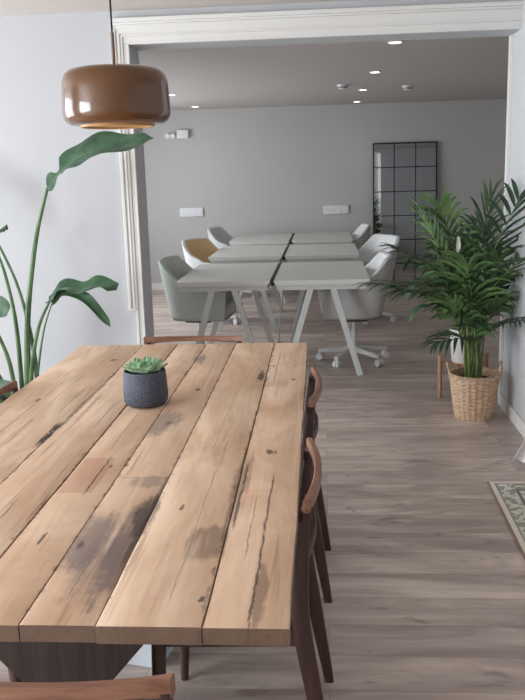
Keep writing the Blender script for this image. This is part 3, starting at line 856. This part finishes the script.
def frond(base, mid, tip, L, n=20, start=.4, droop=.5, up=(0, 0, 1), w=.0125, mat='palm', rn=None, sr=.006):
    """arching pinnate frond; points relative to the pot"""
    rn = rn or random
    P = spline([base, tuple(Vector(base) * .5 + Vector(mid) * .5 + Vector((0, 0, .03))), mid, tip], 8)
    m = MB(); N = len(P)
    rs = [sr * (1 - .75 * i / (N - 1)) for i in range(N)]
    m.tube(P, rs, 6)
    fol = MB()
    def at(f):
        x = f * (N - 1); i = min(int(x), N - 2); return P[i].lerp(P[i + 1], x - i), (P[i + 1] - P[i]).normalized()
    n = max(9, int(n * .72))
    for k in range(n):
        f = start + (1 - start) * (k + .5) / n
        p, tg = at(f)
        q = (f - start) / (1 - start)
        ll = L * (.55 + .6 * math.sin(PI * (q * .72 + .2))) * rn.uniform(.85, 1.12)
        side = tg.cross(Vector(up)); 
        if side.length < .2: side = tg.cross(Vector((0, 1, 0)))
        side.normalize(); nrm = side.cross(tg).normalized()
        for s in (-1, 1):
            d = (side * s * (.9 - .45 * q) + tg * (.55 + .5 * q) + nrm * rn.uniform(.05, .3)).normalized()
            pts = []; cur = p.copy(); dd = d.copy()
            for j in range(6):
                cur.x = min(cur.x, XR - BX - .012); pts.append(cur.copy()); cur = cur + dd * ll / 5; dd = (dd + Vector((0, 0, -1)) * droop * .22 * (1 + j * .25)).normalized()
            prev = None
            wv = dd.cross(nrm); 
            for j, c in enumerate(pts):
                t2 = (pts[min(j + 1, 5)] - pts[max(j - 1, 0)]).normalized()
                sd_ = t2.cross(nrm); 
                if sd_.length < .1: sd_ = t2.cross(Vector((1, 0, 0)))
                sd_.normalize()
                ww = w * (.35, .9, 1.0, .85, .5, .04)[j]
                nn = sd_.cross(t2).normalized()
                row = []
                for e in (c - sd_ * ww + nn * ww * .35, c, c + sd_ * ww + nn * ww * .35):
                    e.x = min(e.x, XR - BX - .004); row.append(fol.bm.verts.new(e))
                if prev:
                    for h in (0, 1): fol.bm.faces.new((prev[h], prev[h + 1], row[h + 1], row[h]))
                prev = row
    fr = fol.build('frond', M[mat], bk, recalc=False, ang=80)
    m.build('stalk', M['palm_stem'], fr)
rp_ = random.Random(11)
B = lambda: (rp_.uniform(-.05, .05), rp_.uniform(-.05, .05), .24)
FR = [  # mid, tip, leaflet length, count, start, droop, material
    ((-.13, .00, .86), (-.33, -.06, 1.24), .27, 22, .50, .75, 'palm'),
    ((-.09, .05, .95), (-.24, -.10, 1.31), .29, 22, .50, .95, 'palm'),
    ((-.01, .00, .98), (.07, -.06, 1.36), .24, 22, .55, .55, 'palm'),
    ((.05, -.08, .96), (.13, -.48, 1.37), .27, 18, .50, .5, 'palm_dark'),
    ((.06, -.10, .80), (.15, -.44, 1.02), .27, 14, .50, .6, 'palm_dark'),
    ((-.22, .00, .80), (-.62, -.12, .86), .24, 18, .50, .5, 'palm_dark'),
    ((-.19, .04, .86), (-.47, .08, 1.04), .26, 18, .50, .7, 'palm_dark'),
    ((-.18, -.06, .74), (-.46, -.14, .82), .26, 18, .50, .7, 'palm_dark'),
    ((.05, -.10, .58), (.15, -.34, .66), .24, 12, .50, .6, 'palm_dark'),
    ((-.09, -.10, .52), (-.26, -.22, .52), .22, 12, .50, .9, 'palm_dark'),
    ((-.04, -.10, .72), (-.10, -.26, .98), .30, 16, .50, 1.1, 'palm'),
    ((.03, -.08, .74), (.08, -.24, 1.00), .28, 16, .50, 1.1, 'palm'),
    ((.02, .06, .80), (.05, .14, 1.12), .28, 16, .50, .8, 'palm_dark'),
    ((-.10, .05, .72), (-.22, .06, 1.00), .30, 16, .50, 1.1, 'palm_dark'),
    ((-.06, -.06, .58), (-.16, -.18, .76), .28, 14, .45, 1.0, 'palm'),
    ((.04, -.04, .58), (.10, -.16, .74), .26, 14, .45, 1.0, 'palm'),
    ((-.10, .0, .58), (-.24, .02, .74), .28, 14, .45, 1.0, 'palm_dark'),
]
for (md, tp, L, n, st, dr, mt) in FR:
    frond(B(), md, tp, L, n, st, dr, mat=mt, rn=rp_)
for i in range(12):                                            # bare canes in the pot
    a = rp_.uniform(0, 2 * PI); r = rp_.uniform(.01, .07)
    m = MB(); x, y = r * math.cos(a), r * math.sin(a)
    m.tube(spline([(x, y, .23), (x * 1.3, y * 1.3, .42), (x * 1.5 + rp_.uniform(-.03, .03), y * 1.5, .62)], 4), [.0075] * 4 + [.006] * 3 + [.005] * 2, 7)
    m.build('cane', M['palm_stem'], bk)

# ------------------------------------------------------------------ peace lily on a wooden stand behind it
SX, SY = .93, 5.63
st = empty('plant_stand', (SX, SY, 0), .05, 'pale wooden plant stand half hidden behind the wicker basket', 'plant stand')
for a in (0, 1, 2, 3):
    q = a * PI / 2
    m = MB(); x, y = .155 * math.cos(q), .155 * math.sin(q)
    m.tube([(x, y, 0), (x, y, .30)], [.013, .016], 12); m.build('leg', M['light_wood'], st)
for a in (0, 1):
    q = a * PI / 2; m = MB()
    m.bar((-.14 * math.cos(q), -.14 * math.sin(q), .236), (.14 * math.cos(q), .14 * math.sin(q), .236), .024, .02, up=(0, 0, 1)); m.build('cross_bar', M['light_wood'], st)
ly = empty('peace_lily', (SX, SY, .247), 0, 'peace lily with white flowers in a white pot on the wooden stand', 'plant')
m = MB(); m.lathe([(0, 0), (.07, 0), (.078, .01), (.094, .22), (.096, .23), (.089, .23), (.087, .205), (0, .205)], 40); m.build('pot', M['white_pot'], ly)
m = MB(); m.lathe([(0, .2075), (.05, .2072), (.086, .2065)], 24); m.build('soil', M['soil'], ly)
def blade(path, width, up=(0, 0, 1), fold=.25, ripple=0.0, prof=None, rn=None, notch=None):
    """lens-shaped leaf along path"""
    P = spline(path, 6); N = len(P); m = MB(); rows = []
    for i, p in enumerate(P):
        f = i / (N - 1); t = (P[min(i + 1, N - 1)] - P[max(i - 1, 0)]).normalized()
        s = t.cross(Vector(up)); 
        if s.length < .1: s = t.cross(Vector((1, 0, 0)))
        s.normalize(); n = s.cross(t).normalized()
        w = width * (prof(f) if prof else math.sin(PI * min(1, f * .86 + .07)) ** .75 * (1 - max(0, f - .9) * 9.5))
        r = []
        for k in range(-3, 4):
            u = k / 3; rp2 = ripple * w * math.sin(f * 17 + k * .9) * abs(u) ** 1.5
            r.append(p + s * w * u + n * (fold * w * abs(u) + rp2))
        rows.append(r)
    m.grid(rows); return m
rl = random.Random(4)
for i in range(20):
    a = 2 * PI * i / 20 * 1.618; h = rl.uniform(.26, .68); r = rl.uniform(.08, .24); L = rl.uniform(.16, .24)
    if math.cos(a) > .3: r = min(r, .12)
    d = Vector((math.cos(a), math.sin(a), 0))
    b = d * .03 + Vector((0, 0, .20)); tp = d * r + Vector((0, 0, h))
    m = MB(); m.tube(spline([b, (b + tp) / 2 + Vector((0, 0, .05)), tp], 5), .004, 6)
    LL = L if math.cos(a) < .3 else .10
    lf = blade([tp, tp + d * LL * .4 + Vector((0, 0, LL * .25)), tp + d * LL * .8 + Vector((0, 0, LL * .1)), tp + d * LL * 1.1 + Vector((0, 0, -LL * .3))], .045, fold=.3).build('leaf', M['lily'], ly, ang=80)
    m.build('stalk', M['palm_stem'], lf)
for (x, y, z) in ((-.135, -.52, .86), (.0, -.56, .665)):
    m = MB(); m.tube(spline([(x * .3, y * .3, .20), (x * .7, y * .7, z * .6), (x, y, z - .07)], 5), .0035, 6)
    sp = blade([(x, y, z - .07), (x + .004, y - .01, z - .03), (x + .002, y - .006, z + .03)], .013, up=(0, -1, 0), fold=.4).build('flower', M['spathe'], ly, ang=80)
    m.build('stalk', M['palm_stem'], sp)

# ------------------------------------------------------------------ big leaf plant on the left
PX, PY = -1.775, 4.70
sp = empty('bird_of_paradise_plant', (PX, PY, 0), 0, 'tall bird of paradise plant with arching broad leaves by the white wall', 'plant')
m = MB(); m.lathe([(0, 0), (.14, 0), (.15, .01), (.175, .27), (.18, .28), (.168, .28), (.165, .25), (0, .25)], 40); m.build('pot', M['grey_pot'], sp)
m = MB(); m.lathe([(0, .2525), (.1, .252), (.163, .2515)], 24); m.build('soil', M['soil'], sp)
def R(x, y, z): return Vector((x - PX, y - PY, z))
def sleaf(stalk, path, width, up, fold=.2, ripple=.12, prof=None, r0=.016):
    P = spline([R(*p) for p in stalk], 6); n = len(P)
    s = MB(); s.tube(P, [r0 * (1 - .6 * i / (n - 1)) for i in range(n)], 8)
    lf = blade([R(*p) for p in path], width, up, fold, ripple, prof).build('leaf', M['strel'], sp, ang=80)
    s.build('stalk', M['strel_stem'], lf)
    mb_ = MB(); Q = spline([R(*p) for p in path], 6); k = len(Q)
    mb_.tube([q - Vector((0, 0, .002)) for q in Q], [.005 * (1 - .85 * i / (k - 1)) for i in range(k)], 6); mb_.build('midrib', M['strel_stem'], lf)
def pr1(f):       # big leaf: small basal lobe, tear, long blade
    if f < .16: return .22 + .45 * math.sin(PI * f / .16)
    if f < .22: return .14
    return max(.02, (math.sin(PI * min(1, (f - .22) / .78 * .9 + .12)) ** .6) * (1 if f < .93 else (1 - (f - .93) / .07 * .9)))
sleaf([(-1.76, 4.70, .26), (-1.72, 4.70, .75), (-1.63, 4.69, 1.20), (-1.535, 4.68, 1.49)],
      [(-1.535, 4.68, 1.49), (-1.43, 4.66, 1.59), (-1.30, 4.64, 1.665), (-1.10, 4.62, 1.70), (-.905, 4.60, 1.735)], .135, (.14, -.50, .85), .20, .12, pr1, .022)
def pr2(f): return max(.03, (math.sin(PI * min(1, f * .8 + .14)) ** .55) * (1 if f < .9 else 1 - (f - .9) / .1 * .95))
sleaf([(-1.74, 4.68, .26), (-1.70, 4.66, .50), (-1.63, 4.63, .72), (-1.545, 4.60, .865)],
      [(-1.555, 4.60, .86), (-1.46, 4.58, .925), (-1.33, 4.56, .935), (-1.20, 4.54, .95), (-1.145, 4.53, .925)], .075, (.1, -.36, .93), .3, .22, pr2)
sleaf([(-1.72, 4.70, .26), (-1.66, 4.66, .50), (-1.60, 4.62, .70), (-1.53, 4.58, .85)],
      [(-1.53, 4.58, .85), (-1.45, 4.55, .91), (-1.34, 4.52, .90), (-1.25, 4.50, .82), (-1.18, 4.49, .73)], .032, (.1, -.7, .7), .3, .2, pr2, .009)
sleaf([(-1.80, 4.72, .26), (-1.80, 4.72, .70), (-1.83, 4.70, 1.00), (-1.87, 4.66, 1.20)],
      [(-1.87, 4.66, 1.17), (-1.84, 4.63, 1.23), (-1.82, 4.58, 1.26), (-1.80, 4.50, 1.24)], .075, (0, -.4, .9), .2, .2, pr2)
sleaf([(-1.70, 4.72, .26), (-1.72, 4.74, .60), (-1.80, 4.78, .95), (-1.95, 4.80, 1.30)],
      [(-1.95, 4.80, 1.30), (-2.05, 4.80, 1.45), (-2.2, 4.80, 1.55), (-2.4, 4.78, 1.58)], .12, (0, -.6, .8), .2, .12, pr2)
sleaf([(-1.82, 4.68, .26), (-1.83, 4.64, .5), (-1.85, 4.58, .66), (-1.86, 4.52, .76)],
      [(-1.865, 4.52, .75), (-1.84, 4.48, .81), (-1.81, 4.45, .845), (-1.77, 4.43, .85), (-1.735, 4.42, .81)], .075, (-.25, -.85, .4), .1, .12, pr2)
sleaf([(-1.86, 4.70, .26), (-1.90, 4.64, .42), (-1.94, 4.58, .58), (-1.97, 4.52, .68)],
      [(-1.97, 4.52, .68), (-1.93, 4.48, .72), (-1.87, 4.46, .71), (-1.82, 4.44, .66)], .06, (-.2, -.8, .5), .1, .15, pr2)
sleaf([(-1.84, 4.60, .26), (-1.86, 4.54, .30), (-1.87, 4.5, .35), (-1.87, 4.48, .38)],
      [(-1.88, 4.48, .37), (-1.83, 4.46, .40), (-1.77, 4.44, .39), (-1.73, 4.43, .35)], .045, (0, -.8, .6), .15, .15, pr2, .009)

# ------------------------------------------------------------------ rug and curtain on the right
rg = empty('rug', (1.388, 3.08, 0), -.012, 'faded grey green oriental rug on the plank floor at the right edge', 'rug')
m = MB(); m.box(-.6, .6, -.92, .92, 0.0005, .009, .003); m.build('pile', M['rug'], rg)
m = MB()
m.tube([(-.603, -.92, .0055), (-.603, .92, .0055)], .005, 8); m.build('binding', M['rug_edge'], rg)
m = MB(); m.tube([(.603, -.92, .0055), (.603, .92, .0055)], .005, 8); m.build('binding', M['rug_edge'], rg)
cu = empty('curtain', (1.125, 4.27, 0), 0, 'white curtain hanging to the floor at the right edge beside the wall', 'curtain')
m = MB(); rows_ = []
NZ = 24; NU = 60
def cpt(u, f, off):
    z = .018 + 2.42 * f
    amp = .022 + .012 * (1 - f)
    x = -.084 + u * .55 - .055 * math.exp(-(z - .035) / .07); y = amp * math.sin(u * 42) + .012 * math.sin(u * 17 + f * 2)
    return Vector((x, y + off, z))
fr_ = [[cpt(j / NU, i / NZ, 0) for j in range(NU + 1)] for i in range(NZ + 1)]
bk_ = [[cpt(j / NU, i / NZ, .003) for j in range(NU + 1)] for i in range(NZ + 1)]
rows_ = [fr_[i] + bk_[i][::-1] for i in range(NZ + 1)]
V = m.grid(rows_, True)
m.build('panel', M['sheer'], cu, ang=80)
m = MB(); m.tube([(-.12, 0, 2.45), (.6, 0, 2.45)], .011, 10); m.build('rod', M['steel'], cu)

# ------------------------------------------------------------------ light
w = bpy.data.worlds.new('sky'); sc.world = w; w.use_nodes = True
bg = w.node_tree.nodes['Background']; bg.inputs[0].default_value = (.80, .90, 1.0, 1); bg.inputs[1].default_value = 1.5
def area(name, loc, rot, sx, sy, e, col=(1, 1, 1)):
    L = bpy.data.lights.new(name, 'AREA'); L.shape = 'RECTANGLE'; L.size = sx; L.size_y = sy; L.energy = e; L.color = col
    o = bpy.data.objects.new(name, L); COL.objects.link(o); o.location = loc; o.rotation_euler = rot; return o
for i, (a, b, c, d) in enumerate(H1 + H2):
    e = (335, 125, 50, 66)[i]
    area('window_daylight', ((XL if i < 2 else XRL) - .22, (a + b) / 2, (c + d) / 2), (0, -PI / 2, 0), d - c, b - a, e, (.88, .94, 1.0))  # daylight, plus fill through the two added openings

# ------------------------------------------------------------------ camera
Rm = ((0.99714014, -0.01261742, -0.07451405), (0.07025957, -0.20845609, 0.97550482), (-0.02784126, -0.97795034, -0.20697344))
cam = bpy.data.cameras.new('camera'); co = bpy.data.objects.new('camera', cam); COL.objects.link(co)
cam.sensor_fit = 'HORIZONTAL'; cam.sensor_width = 36.0; cam.lens = 840.0 / 525.0 * 36.0
cam.clip_start = 0.05
m4 = Matrix(((Rm[0][0], -Rm[0][1], -Rm[0][2], 0), (Rm[1][0], -Rm[1][1], -Rm[1][2], 0), (Rm[2][0], -Rm[2][1], -Rm[2][2], 1.54), (0, 0, 0, 1)))
co.matrix_world = m4
sc.camera = co
vs = sc.view_settings
sc.display_settings.display_device = 'sRGB'
vs.view_transform = 'Standard'; vs.look = 'None'; vs.exposure = 0.15; vs.gamma = 1.0; vs.use_curve_mapping = False
